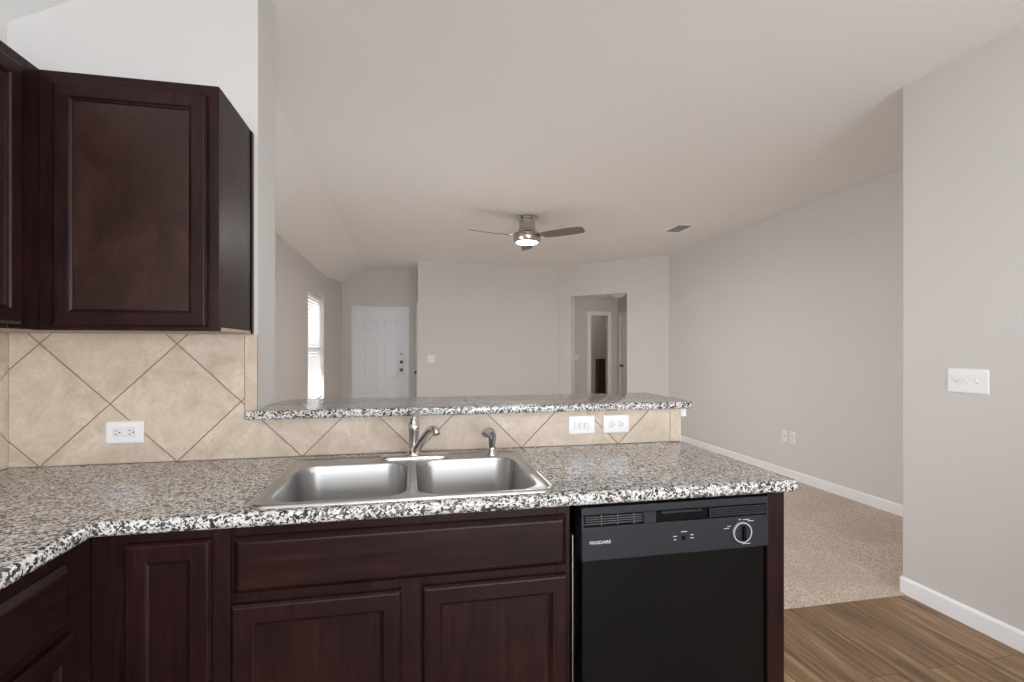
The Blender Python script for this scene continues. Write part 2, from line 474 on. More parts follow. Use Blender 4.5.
# ------------------------------------------------------------------ windows and doors of the setting
def window(name, T, a0, a1, b0, b1, depth, rail=True):
    """frame T: a along the wall, b up, c outwards from the room face"""
    bm = BM(); w = .045; c0, c1 = depth - .05, depth
    for q in ((a0, a0 + w, b0, b1), (a1 - w, a1, b0, b1), (a0 + w, a1 - w, b0, b0 + w), (a0 + w, a1 - w, b1 - w, b1)):
        fbox(bm, T, *q, c0, c1, .004)
    if rail:
        mid = (b0 + b1) / 2; fbox(bm, T, a0 + w, a1 - w, mid - .025, mid + .025, c0, c1, .004)
    o = struct(name, bm, M['vinyl'])
    bm = BM(); fbox(bm, T, a0 + w, a1 - w, b0 + w, b1 - w, depth - .03, depth - .024)
    obj('pane', bm, M['glass'], o)
    if rail:
        bm = BM(); fbox(bm, T, a0 - .0, a1 + .0, b0 - .02, b0 - .001, -.012, c0, .003)
        obj('window_sill', bm, M['trim'], o)
    return o
window('window_1', TL, *WIN1, .15)
window('added_window_2', TL, *WIN2_ADDED, .15)  # added out of view to let light into the living room
TB = frame((0, -3.05, 0), (1, 0, 0), (0, 0, 1), (0, -1, 0))
window('window_3', TB, *KW, .14)
window('added_window_4', TR, *WIN4_ADDED, .115)  # added behind the camera to light the kitchen from the right
# patio door: two glazed leaves
bm = BM(); w = .08
mid = (PD[0] + PD[1]) / 2
for a, b, c in ((PD[0], mid + .03, .06), (mid - .03, PD[1], .10)):
    for q in ((a, a + w, .01, PD[3]), (b - w, b, .01, PD[3]), (a + w, b - w, .01, .12), (a + w, b - w, PD[3] - w, PD[3])): fbox(bm, TB, *q, c, c + .035)
pd = struct('door_1', bm, M['vinyl'])
for a, b, c in ((PD[0], mid + .03, .06), (mid - .03, PD[1], .10)):
    bm = BM(); fbox(bm, TB, a + w, b - w, .12, PD[3] - w, c + .014, c + .02); obj('pane', bm, M['glass'], pd)

def casing(name, T, a0, a1, b1, w=.058, t=.016):
    bm = BM()
    prof = [(0, 0), (0, t * .6), (w * .25, t), (w * .85, t), (w, t * .55), (w, 0)]
    path = [(a0, 0, -1, 0), (a0, b1, -1, 1), (a1, b1, 1, 1), (a1, 0, 1, 0)]
    loop_faces(bm, [[T(a + sa * o, b + sb * o, -c) for o, c in prof] for a, b, sa, sb in path])
    return struct(name, bm, M['trim'])
def six_panel(bm, T, a0, a1, b0, b1, c_front, th):
    """six raised panels sunk in a slab whose front face is at depth c_front"""
    W_, Hh = a1 - a0, b1 - b0
    st = .115 * W_ / .86; mu = .11 * W_ / .86; pw = (W_ - 2 * st - mu) / 2
    rows = [(.24, .66), (.80, 1.50), (1.62, 1.86)]
    fbox(bm, T, a0, a1, b0, b1, c_front + .008, c_front + th)
    xs = [a0, a0 + st, a0 + st + pw, a0 + st + pw + mu, a1 - st, a1]
    k = Hh / 2.03; zs = [b0] + [b0 + z * k for r in rows for z in r] + [b1]
    for i in range(5):
        for j in range(len(zs) - 1):
            T2 = lambda a, b, c: T(a, b, c_front + .008 - c)
            if i in (1, 3) and j in (1, 3, 5):
                rings(bm, T2, xs[i], xs[i + 1], zs[j], zs[j + 1], [(0, .008), (.014, .0005), (.028, .001), (.045, .006)], False, True)
            else:
                bm.faces.new([bm.verts.new(T2(a, b, .008)) for a, b in ((xs[i], zs[j]), (xs[i + 1], zs[j]), (xs[i + 1], zs[j + 1]), (xs[i], zs[j + 1]))])
    return bm
bm = six_panel(BM(), TE, DX0 + .018, DX1 - .018, .01, DZ - .018, .035, .045)
for q in ((DX0, DX0 + .018, 0, DZ), (DX1 - .018, DX1, 0, DZ), (DX0 + .018, DX1 - .018, DZ - .018, DZ)): fbox(bm, TE, *q, .0, .13)
d2 = struct('door_2', bm, M['door'])
for z, r, nm in ((1.243, .016, 'door_viewer_lock'), (1.099, .030, 'deadbolt'), (.955, .030, 'door_knob')):
    bm = BM(); T = frame((DX1 - .075, YE + .035, z), (1, 0, 0), (0, 0, 1), (0, -1, 0))
    lathe(bm, T, [(r, 0), (r, .006), (r * .8, .012)] + ([(.012, .016), (.012, .035), (.026, .045), (.029, .058), (.020, .068)] if nm == 'door_knob' else [(r * .55, .02), (r * .5, .028)]), 20)
    obj(nm, bm, M['brass_dark'], d2, True, 40)
casing('trim_2', TE, DX0 - .003, DX1 + .003, DZ + .003)
# closet door in the return wall by the entry: only its casing edge and knob show
TC = frame((.127, 0, 0), (0, 1, 0), (0, 0, 1), (1, 0, 0))
bm = BM(); fbox(bm, TC, 8.362, 9.118, .01, 2.055, .01, .05)
d3 = struct('door_3', bm, M['door'])
bm = BM(); lathe(bm, frame((.137, 8.42, .945), (0, 1, 0), (0, 0, 1), (-1, 0, 0)), [(.03, 0), (.03, .006), (.012, .014), (.012, .035), (.027, .045), (.029, .058), (.02, .066)], 20)
obj('door_knob', bm, M['brass_dark'], d3, True, 40)
casing('trim_3', TC, 8.36, 9.12, 2.06, .05)
# hall doors
TH = frame((0, HY, 0), (1, 0, 0), (0, 0, 1), (0, 1, 0))
casing('trim_4', TH, HD[0] - .002, HD[1] + .002, HD[3] + .002, .085)
TS = frame((HX, 0, 0), (0, 1, 0), (0, 0, 1), (1, 0, 0))
casing('trim_5', TS, 8.97, 9.78, 2.04, .062)
bm = six_panel(BM(), TS, 8.972, 9.778, .01, 2.035, .03, .035)
d5 = struct('door_5', bm, M['door'])
bm = BM(); lathe(bm, frame((HX + .03, 9.70, .99), (0, 1, 0), (0, 0, 1), (-1, 0, 0)), [(.03, 0), (.03, .006), (.012, .014), (.012, .035), (.027, .045), (.029, .058), (.02, .066)], 20)
obj('door_knob', bm, M['brass_dark'], d5, True, 40)

# ------------------------------------------------------------------ granite counters
CT, CB = .914, .877
SX0, SX1, SY0, SY1 = -.405, .411, 1.353, 1.925      # sink outline
bm = BM()
xs = [XL + .0105, -.722, SX0 + .024, SX1 - .024, 1.181]; ys = [.40, 1.328, SY0 + .022, SY1 - .018, 1.9995]
gv = {}
def V(i, j):
    if (i, j) not in gv: gv[i, j] = bm.verts.new((xs[i], ys[j], CT))
    return gv[i, j]
for i in range(4):
    for j in range(4):
        if j == 0 and i > 0: continue
        if (i, j) == (2, 2): continue
        bm.faces.new((V(i, j), V(i + 1, j), V(i + 1, j + 1), V(i, j + 1)))
ex = bmesh.ops.extrude_face_region(bm, geom=list(bm.faces))
bmesh.ops.translate(bm, vec=(0, 0, CB - CT), verts=[v for v in ex['geom'] if isinstance(v, bmesh.types.BMVert)])
bmesh.ops.recalc_face_normals(bm, faces=bm.faces)
def front_edge(e):
    a, b = e.verts[0].co, e.verts[1].co; m_ = (a + b) / 2
    if len(e.link_faces) != 2 or abs(a.z - b.z) > 1e-4: return False
    if e.calc_face_angle(0) < .5: return False
    return (abs(m_.y - 1.328) < 1e-4 and m_.x > -.722) or (abs(m_.x + .722) < 1e-4 and m_.y < 1.328) or abs(m_.x - 1.181) < 1e-4
for v in bm.verts:
    pass
corner = [e for e in bm.edges if abs(e.verts[0].co.z - e.verts[1].co.z) > .01 and abs(e.verts[0].co.x - 1.181) < 1e-4 and abs(e.verts[0].co.y - 1.328) < 1e-4]
bmesh.ops.bevel(bm, geom=corner, offset=.02, segments=4, profile=.5, affect='EDGES')
def front_edge2(e):
    a, b = e.verts[0].co, e.verts[1].co; m_ = (a + b) / 2
    return front_edge(e) or (abs(a.z - b.z) < 1e-4 and len(e.link_faces) == 2 and e.calc_face_angle(0) > .5 and m_.x > 1.14 and m_.y < 1.36)
plate_edges(bm, front_edge2, .013, 4)
ct = obj('granite_countertop', bm, M['granite'], None, True, 35)
tag(origin_to(ct, (-.2, 1.66, CB)), 'speckled grey granite worktop with the sink set in it', 'countertop')

bm = BM(); BZ0, BZ1 = 1.060, 1.092
prism(bm, [(-.582, 1.962), (1.194, 1.962), (1.216, 1.984), (1.216, 2.42), (XE + .0015, 2.42), (XE + .0015, 1.998), (-.582, 1.998)], BZ0, BZ1)
bmesh.ops.recalc_face_normals(bm, faces=bm.faces)
plate_edges(bm, lambda e: abs(e.verts[0].co.z - e.verts[1].co.z) < 1e-4 and max(abs(e.verts[0].co.x - XE), abs(e.verts[1].co.x - XE)) > .02, .008, 3)
bt = obj('granite_bar_top', bm, M['granite'], None, True, 35)
tag(origin_to(bt, (.33, 2.2, BZ0)), 'raised narrow granite bar top capping the tiled half wall', 'bar counter')

# ------------------------------------------------------------------ tile backsplash
def clip(poly, f):
    out = []
    for i, p in enumerate(poly):
        q = poly[(i + 1) % len(poly)]; a, b = f(p), f(q)
        if a >= 0: out.append(p)
        if a * b < 0:
            t = a / (a - b); out.append((p[0] + (q[0] - p[0]) * t, p[1] + (q[1] - p[1]) * t))
    return out
def tiles(bm, lay, T, rects, u0, z0, g=.002, D=.4235, c0=.004, c1=.0095):
    h = D / 2
    for ri, (ua, ub, za, zb) in enumerate(rects):
        for i in range(-12, 13):
            for j in range(-8, 9):
                if (i + j) % 2: continue
                cu, cz = u0 + i * h, z0 + j * h
                k = h - g * 1.414
                p = [(cu + k, cz), (cu, cz + k), (cu - k, cz), (cu, cz - k)]
                for f in (lambda q: q[0] - ua, lambda q: ub - q[0], lambda q: q[1] - za, lambda q: zb - q[1]):
                    p = clip(p, f)
                    if len(p) < 3: break
                if len(p) < 3: continue
                q = []
                for a in p:
                    if not q or math.dist(a, q[-1]) > 1e-4: q.append(a)
                if math.dist(q[0], q[-1]) < 1e-4: q.pop()
                if len(q) < 3: continue
                L = loop_faces(bm, [[T(a, b, c0) for a, b in q], [T(a, b, c1) for a, b in q]], False, True)
                rnd = random.Random(i * 31 + j * 17 + int(u0 * 10))
                val = (rnd.random(), rnd.random(), rnd.random(), 1)
                for lp in L:
                    for v in lp: v[lay] = val
def strip(bm, lay, T, a0, a1, b0, b1, seed):
    L = loop_faces(bm, [[T(*p, .004) for p in ((a0, b0), (a1, b0), (a1, b1), (a0, b1))], [T(*p, .0095) for p in ((a0, b0), (a1, b0), (a1, b1), (a0, b1))]], False, True)
    rnd = random.Random(seed); val = (rnd.random(), rnd.random(), rnd.random(), 1)
    for lp in L:
        for v in lp: v[lay] = val
TK = frame((0, YK - .0005, 0), (1, 0, 0), (0, 0, 1), (0, -1, 0))
UZ = 1.3715
t = thing('tile_backsplash', 'beige stone tile backsplash laid on the diamond behind the sink and under the bar', 'backsplash', (-.1, YK, CT))
bm = BM(); lay = bm.verts.layers.float_color.new('tile')
tiles(bm, lay, TK, [(-1.3345, 1.1135, CT + .002, 1.0592), (-1.3345, -.599, 1.0592, UZ)], -1.2445 + .21175, CT - .0005)
obj('field_tile', bm, M['tile'], t)
bm = BM(); lay = bm.verts.layers.float_color.new('tile')
strip(bm, lay, TK, -.5968, -.5555, 1.0605, UZ, 3)
obj('border_tile', bm, M['tile'], t)
bm = BM(); lay = bm.verts.layers.float_color.new('tile')
strip(bm, lay, TK, 1.1165, 1.1675, CT + .002, 1.0592, 5)
obj('border_tile', bm, M['tile'], t)
bm = BM(); fbox(bm, TK, -1.3345, -.5555, CT + .001, UZ, 0, .0065); fbox(bm, TK, -.5555, 1.1675, CT + .001, 1.0592, 0, .0065)
obj('grout', bm, M['grout'], t)
TLF = frame((XL + .0005, 2.0, 0), (0, -1, 0), (0, 0, 1), (1, 0, 0))
t = thing('tile_backsplash', 'narrow strip of beige tile on the exterior wall, at the corner of the worktop', 'backsplash', (XL, 1.2, CT))
bm = BM(); lay = bm.verts.layers.float_color.new('tile')
tiles(bm, lay, TLF, [(.001, 1.6, CT + .002, UZ)], .121, CT - .0005)
obj('field_tile', bm, M['tile'], t)
bm = BM(); fbox(bm, TLF, .001, 1.6, CT + .001, UZ, 0, .0065); obj('grout', bm, M['grout'], t)

# ------------------------------------------------------------------ cabinets
def panel_door(parent, T, a0, a1, b0, b1, th=.020, st=.045, name='cabinet_door', wm=None, pm=None):
    """five piece door with a flat recessed panel; c = 0 is the cabinet face"""
    bm = BM()
    rings(bm, T, a0, a1, b0, b1, [(0, .0005), (0, th - .007), (.005, th - .001), (.008, th), (st, th), (st + .003, th - .004), (st + .009, th - .007), (st + .010, th - .011)], True, False)
    d = obj(name, bm, wm or M['wood'], parent)
    bm = BM(); fbox(bm, T, a0 + st + .006, a1 - st - .006, b0 + st + .006, b1 - st - .006, .003, th - .0105)
    obj('door_panel', bm, pm or wm or M['wood'], d)
    return d
def slab_front(parent, T, a0, a1, b0, b1, th=.020, name='drawer_front', wm=None):
    bm = BM(); rings(bm, T, a0, a1, b0, b1, [(0, .0005), (0, th - .013), (.012, th - .001), (.016, th)], True, True)
    return obj(name, bm, wm or M['woodx'], parent)
YF = 1.365
TF = frame((0, YF, 0), (1, 0, 0), (0, 0, 1), (0, -1, 0))
def carcass(parent, x0, x1, y0, y1, z0, z1, wm=None, toe=True):
    """sides, floor and back of a base cabinet, open behind its face"""
    bm = BM(); t = .016
    box(bm, x0, x0 + t, y0 + .019, y1, z0, z1); box(bm, x1 - t, x1, y0 + .019, y1, z0, z1)
    box(bm, x0 + t, x1 - t, y0 + .019, y1, z0, z0 + t); box(bm, x0 + t, x1 - t, y1 - .006, y1, z0 + t, z1)
    obj('cabinet_box', bm, wm or M['wood'], parent)
def bars(bm, T, a0, a1, b0, b1, vs, hs, th=.019):
    """face frame bars: vertical (a0,a1) spans full height, horizontals given as (a0,a1,b0,b1)"""
    for p, q in vs: fbox(bm, T, p, q, b0, b1, -th, 0, .001)
    for q in hs: fbox(bm, T, *q, -th, 0, .001)
TOP = CB - .0008
# sink base
t = thing('sink_cabinet', 'dark espresso base cabinet beneath the sink with two doors and a wide false drawer', 'cabinet', (0, 1.66, 0))
carcass(t, -.438, .448, YF, 1.985, .10, .70)
bm = BM(); bars(bm, TF, 0, 0, .10, TOP, [(-.4385, -.398), (.408, .448), (-.028, .038)],
                [(-.398, -.028, .10, .14), (.038, .408, .10, .14), (-.398, -.028, .665, .715), (.038, .408, .665, .715), (-.398, -.028, .835, TOP), (.038, .408, .835, TOP)])
obj('face_frame', bm, M['wood'], t)
slab_front(t, TF, -.431, .434, .706, .848)
panel_door(t, TF, -.435, -.022, .125, .680)
panel_door(t, TF, .033, .437, .125, .682)
bm = BM(); box(bm, -.438, .448, YF + .06, YF + .072, 0, .0995); obj('toe_kick', bm, M['woodx'], t)
# corner cabinet between the two runs
t = thing('corner_cabinet', 'dark corner base cabinet with one narrow scratched door', 'cabinet', (-.59, 1.66, 0))
carcass(t, -.735, -.4395, YF, 1.985, .10, TOP)
bm = BM(); bars(bm, TF, 0, 0, .10, TOP, [(-.7445, -.64), (-.485, -.4395)], [(-.64, -.485, .10, .14), (-.64, -.485, .835, TOP)])
obj('face_frame', bm, M['wood'], t)
panel_door(t, TF, -.669, -.480, .125, .849)
bm = BM(); box(bm, -.685, -.4395, YF + .06, YF + .072, 0, .0995); obj('toe_kick', bm, M['woodx'], t)
# left run
XF = -.745
TG = frame((XF, 0, 0), (0, 1, 0), (0, 0, 1), (1, 0, 0))
t = thing('drawer_cabinet', 'dark base cabinet under the worktop along the exterior wall, drawer over a door', 'cabinet', (-1.04, .9, 0))
bm = BM(); box(bm, XL + .012, XF - .019, .45, .466, .10, TOP); box(bm, XL + .012, XF - .019, 1.36, 1.376, .10, TOP)
box(bm, XL + .012, XF - .019, .466, 1.36, .10, .116); box(bm, XL + .012, XL + .018, .466, 1.36, .116, TOP)
obj('cabinet_box', bm, M['wood'], t)
bm = BM(); bars(bm, TG, 0, 0, .10, TOP, [(.45, .49), (1.215, 1.3642)], [(.49, 1.215, .10, .14), (.49, 1.215, .665, .715), (.49, 1.215, .835, TOP)])
obj('face_frame', bm, M['woody'], t)
slab_front(t, TG, .475, 1.262, .712, .847, wm=M['woody'])
panel_door(t, TG, .475, 1.276, .125, .690, wm=M['woody'])
bm = BM(); box(bm, XF - .072, XF - .06, .45, 1.42, 0, .0995); obj('toe_kick', bm, M['woody'], t)
# end panel by the dishwasher
bm = BM(); box(bm, 1.0765, 1.137, 1.345, 1.985, 0, TOP, .002); 
tag(origin_to(obj('cabinet_end_panel', bm, M['wood']), (1.107, 1.66, 0)), 'dark wood end panel closing the worktop beside the dishwasher', 'panel')

# uppers
U0, U1 = 1.3725, 2.122
t = thing('wall_cabinet', 'dark espresso wall cabinet whose door and end panel show, over the outlet', 'cabinet', (-.81, 1.85, U0))
TU = frame((0, 1.676, 0), (1, 0, 0), (0, 0, 1), (0, -1, 0))
UX0, UX1 = -1.0438, -.573
bm = BM(); box(bm, UX0, UX1, 1.695, YK - .001, U0 + .012, U1); obj('cabinet_box', bm, M['wood'], t)
bm = BM(); bars(bm, TU, 0, 0, U0, U1, [(UX0, -.96), (-.62, UX1)], [(-.96, -.62, U0, U0 + .04), (-.96, -.62, U1 - .055, U1)])
obj('face_frame', bm, M['wood'], t)
panel_door(t, TU, -1.003, -.602, U0 + .012, 2.086, st=.040, pm=M['veneer'])
bm = BM(); box(bm, UX0, UX1, 1.695, YK - .001, U0 + .002, U0 + .0118); obj('cabinet_underside', bm, M['underside'], t)['label'] = 'pale unfinished cabinet underside'
bm = BM(); box(bm, UX1 + .0002, UX1 + .005, YK - .026, YK - .001, U0, U1 - .002, .003); obj('scribe_moulding', bm, M['wood'], t)
XU = -1.044
TV = frame((XU, 0, 0), (0, 1, 0), (0, 0, 1), (1, 0, 0))
t = thing('wall_cabinet', 'dark wall cabinet cut off by the picture edge, hung on the exterior wall', 'cabinet', (-1.19, 1.3, U0))
bm = BM(); box(bm, XL + .001, XU - .0195, .85, YK - .001, U0 + .012, U1); obj('cabinet_box', bm, M['wood'], t)
bm = BM(); bars(bm, TV, 0, 0, U0, U1, [(.85, .89), (1.56, 1.69)], [(.89, 1.56, U0, U0 + .04), (.89, 1.56, U1 - .055, U1)])
obj('face_frame', bm, M['wood'], t)
panel_door(t, TV, .865, 1.585, U0 + .012, 2.086, st=.040, pm=M['veneer'])
bm = BM(); box(bm, XL + .001, XU - .0195, .85, YK - .001, U0 + .002, U0 + .0118); obj('cabinet_underside', bm, M['underside'], t)['label'] = 'pale unfinished cabinet underside'

# ------------------------------------------------------------------ sink
t = thing('kitchen_sink', 'double bowl stainless steel drop-in sink set in the granite worktop', 'sink', (0, 1.64, CT))
ZD = CT + .0035
bm = BM(); K = 8
def lp(x0, x1, y0, y1, r, z): return [Vector((x, y, z)) for x, y in rrect(x0, x1, y0, y1, r, K)]
outer = [(0, CT + .0006), (.001, CT + .005), (.005, CT + .0088), (.010, CT + .0092), (.014, CT + .008), (.018, CT + .005), (.021, ZD)]
OL = loop_faces(bm, [lp(SX0 + i, SX1 - i, SY0 + i, SY1 - i, max(.046 - i * .8, .028), z) for i, z in outer], False, False)
edges = []
def ring_edges(vs): return [bm.edges.get((vs[i], vs[(i + 1) % len(vs)])) for i in range(len(vs))]
edges += ring_edges(OL[-1])
bowls = [(-.370, -.004, 1.392, 1.812), (.016, .374, 1.388, 1.828)]
for (x0, x1, y0, y1) in bowls:
    seq = [(0, ZD, .075), (.0015, ZD - .0004, .074), (.0035, ZD - .0025, .072), (.0045, ZD - .009, .071), (.016, CT - .14, .062), (.020, CT - .155, .058), (.030, CT - .168, .05), (.046, CT - .174, .04)]
    loops = [lp(x0 + i, x1 - i, y0 + i, y1 - i, r, z) for i, z, r in seq]
    cx, cy = (x0 + x1) / 2, (y0 + y1) / 2
    last = [Vector((cx + .047 * (p.x - cx) / math.hypot(p.x - cx, p.y - cy), cy + .047 * (p.y - cy) / math.hypot(p.x - cx, p.y - cy), CT - .178)) for p in loops[-1]]
    BL = loop_faces(bm, loops + [last], False, True)
    edges += ring_edges(BL[0])
bmesh.ops.triangle_fill(bm, use_beauty=True, use_dissolve=False, edges=edges, normal=(0, 0, 1))
obj('double_bowl', bm, M['steel'], t, True, 50)
for (x0, x1, y0, y1) in bowls:
    cx, cy = (x0 + x1) / 2, (y0 + y1) / 2
    bm = BM(); lathe(bm, frame((cx, cy, CT - .1775), (1, 0, 0), (0, 1, 0), (0, 0, 1)), [(.043, 0), (.043, .003), (.036, .003), (.030, -.0), (.012, .001), (.010, .010), (.006, .014)], 28)
    obj('drain_strainer', bm, M['chrome'], t, True, 40)
# pressed ledge lines on the faucet deck
# faucet
FX, FY = .018, 1.872
t = thing('faucet', 'chrome single lever faucet standing on the sink deck', 'faucet', (FX, FY, ZD))
bm = BM()
loop_faces(bm, [[Vector((FX + (x * s), FY + y * s2, ZD + z)) for x, y in rrect(-.122, .122, -.030, .030, .0295, 10)] for s, s2, z in ((1, 1, .0003), (1, 1, .006), (.985, .94, .010), (.93, .78, .0125), (.6, .5, .014))], True, True)
obj('base_plate', bm, M['chrome'], t, True, 50)
bm = BM(); lathe(bm, frame((FX - .004, FY, ZD + .012), (1, 0, 0), (0, 1, 0), (0, 0, 1)), [(.026, 0), (.026, .006), (.021, .012), (.019, .03), (.0185, .06), (.0195, .085), (.021, .10), (.020, .115), (.015, .125)], 28)
obj('faucet_body', bm, M['chrome'], t, True, 50)
bm = BM(); pts = smooth_path([(FX + .004, FY - .012, ZD + .028), (FX + .018, FY - .035, ZD + .062), (FX + .036, FY - .068, ZD + .096), (FX + .053, FY - .098, ZD + .119), (FX + .067, FY - .119, ZD + .120), (FX + .072, FY - .128, ZD + .104)])
tube(bm, pts, lerp_list([.015, .0135, .0125, .012, .013, .0145], len(pts)), 18)
obj('spout', bm, M['chrome'], t, True, 50)
bm = BM(); pts = smooth_path([(FX - .004, FY, ZD + .135), (FX - .002, FY + .001, ZD + .147), (FX + .005, FY + .008, ZD + .160), (FX + .012, FY + .018, ZD + .172)])
tube(bm, pts, lerp_list([.0155, .013, .009, .006], len(pts)), 16)
obj('lever_handle', bm, M['chrome'], t, True, 50)
# side sprayer
PX, PY = .304, 1.868
t = thing('sprayer', 'small chrome side sprayer standing beside the faucet', 'sprayer', (PX, PY, ZD))
bm = BM(); lathe(bm, frame((PX, PY, ZD), (1, 0, 0), (0, 1, 0), (0, 0, 1)), [(.022, .0003), (.022, .004), (.017, .010), (.0125, .02), (.012, .028)], 24)
obj('sprayer_base', bm, M['chrome'], t, True, 50)
bm = BM(); pts = smooth_path([(PX, PY, ZD + .028), (PX + .001, PY, ZD + .055), (PX, PY - .002, ZD + .074), (PX - .006, PY - .010, ZD + .089), (PX - .020, PY - .022, ZD + .093), (PX - .030, PY - .032, ZD + .082)])
tube(bm, pts, lerp_list([.0115, .014, .0165, .015, .0135, .0155], len(pts)), 18)
obj('spray_wand', bm, M['chrome'], t, True, 50)

# ------------------------------------------------------------------ dishwasher
WX0, WX1 = .474, 1.0745
t = thing('dishwasher', 'black built-in dishwasher with a dial on its control panel', 'dishwasher', (.774, 1.66, 0))
bm = BM(); box(bm, WX0, WX1, 1.40, 1.975, .10, .868); obj('tub_housing', bm, M['black'], t)
bm = BM(); box(bm, WX0 + .006, WX1 - .004, 1.352, 1.399, .14, .714, .004, 2); obj('dishwasher_door', bm, M['black'], t)
bm = BM(); box(bm, WX0 + .006, WX1 - .004, 1.39, 1.40, .0, .0995); box(bm, WX0 + .006, WX1 - .004, 1.372, 1.399, .102, .136); obj('kick_plate', bm, M['black'], t)
bm = BM(); box(bm, WX0 - .0225, WX0 - .0205, 1.352, 1.42, .12, .79); obj('edge_trim', bm, M['steel'], t)['label'] = 'thin bright metal edge strip'
# control panel: lower fascia, ribbed vent band, recessed latch handle, top strip
YP = 1.338
TP = frame((0, YP, 0), (1, 0, 0), (0, 0, 1), (0, -1, 0))
bm = BM()
fbox(bm, TP, WX0, WX1, .716, .812, -.06, 0, .003, 2)
fbox(bm, TP, WX0, WX1, .846, .868, -.06, -.002, .002, 2)
fbox(bm, TP, WX0, WX1, .812, .846, -.06, -.016)
fbox(bm, TP, WX0, WX0 + .008, .812, .846, -.016, -.001, .001); fbox(bm, TP, WX1 - .008, WX1, .812, .846, -.016, -.001, .001)
for z in (.8185, .8255, .8325, .8395): fbox(bm, TP, .884, WX1 - .008, z - .0028, z + .0028, -.016, -.002, .0008)
fbox(bm, TP, .664, .704, .812, .846, -.016, -.003, .001); fbox(bm, TP, .877, .884, .812, .846, -.016, -.003, .001)
cp = obj('control_panel', bm, M['panelblack'], t)
bm = BM()
for z in (.820, .8265, .833, .8395): fbox(bm, TP, .486, .662, z - .0016, z + .0016, -.0158, -.003, .0006)
for x in (.534, .584, .634): fbox(bm, TP, x - .002, x + .002, .813, .845, -.0158, -.0025, .0006)
obj('vent_grille', bm, mat('grille_grey', (.055, .057, .064), .3), cp)['label'] = 'grey ribbed vent grille'
bm = BM(); fbox(bm, TP, .705, .876, .8125, .8455, -.0159, -.012); obj('latch_recess', bm, M['deepblack'], cp)
bm = BM(); fbox(bm, TP, .716, .850, .8365, .8455, -.0118, .005, .004, 2); obj('latch_handle', bm, M['panelblack'], cp)
KX, KZ = .982, .765
TKn = frame((KX, YP, KZ), (1, 0, 0), (0, 0, 1), (0, -1, 0))
bm = BM(); lathe(bm, TKn, [(.0275, .0003), (.0275, .006), (.025, .009), (.02, .0095)], 40)
kn = obj('dial_knob', bm, M['panelblack'], cp, True, 40)
bm = BM(); fbox(bm, TKn, -.005, .005, -.023, .023, .009, .018, .003, 2); obj('dial_grip', bm, M['deepblack'], kn)
bm = BM(); lathe(bm, TKn, [(.0282, .0004), (.0305, .0004), (.0305, .0075), (.0282, .0075)], 48, False, False); 
vs = list(bm.verts); n = 48
for i in range(n): bm.faces.new((vs[i], vs[(i + 1) % n], vs[3 * n + (i + 1) % n], vs[3 * n + i]))
obj('dial_ring', bm, M['print'], cp)['label'] = 'white ring around the dial'
for a, b, w_ in ((-.051, .014, .018), (-.043, .020, .012), (-.006, .038, .010), (.016, .037, .022), (.031, .032, .022), (.016, -.036, .026)):
    bm = BM(); fbox(bm, TKn, a - w_ / 2, a + w_ / 2, b - .0009, b + .0009, .0002, .0006); obj('dial_mark', bm, M['print'], cp)
TI = frame((.789, YP, .764), (1, 0, 0), (0, 0, 1), (0, -1, 0))
for a, b, w_ in ((.002, .016, .020), (-.027, .004, .012), (-.027, -.006, .008), (.028, .005, .010), (.028, -.004, .012)):
    bm = BM(); fbox(bm, TI, a - w_ / 2, a + w_ / 2, b - .0011, b + .0011, .0002, .0006); obj('indicator_mark', bm, M['print'], cp)
bm = BM(); lathe(bm, frame(TI(0, -.002, 0), (1, 0, 0), (0, 0, 1), (0, -1, 0)), [(.006, .0002), (.006, .003), (.004, .004)], 16); obj('option_button', bm, M['deepblack'], cp)
def lettering(txt, T, width, parent, name, m):
    cu = bpy.data.curves.new('lettering', 'FONT'); cu.body = txt; cu.align_x = 'CENTER'; cu.align_y = 'CENTER'; cu.size = 1; cu.extrude = .02; cu.offset = .012
    tmp = bpy.data.objects.new('lettering', cu); C.objects.link(tmp)
    dg = bpy.context.evaluated_depsgraph_get(); me = bpy.data.meshes.new_from_object(tmp.evaluated_get(dg))
    bpy.data.objects.remove(tmp); bpy.data.curves.remove(cu)
    bm = BM(); bm.from_mesh(me); bpy.data.meshes.remove(me)
    x0 = min(v.co.x for v in bm.verts); x1 = max(v.co.x for v in bm.verts); k = width / (x1 - x0)
    for v in bm.verts: v.co = T((v.co.x - (x0 + x1) / 2) * k, v.co.y * k, .0004 + v.co.z * k * .3)
    return obj(name, bm, m, parent)
lettering('FRIGIDAIRE', frame((.5295, YP, .768), (1, 0, 0), (0, 0, 1), (0, -1, 0)), .063, cp, 'name_lettering', M['print'])

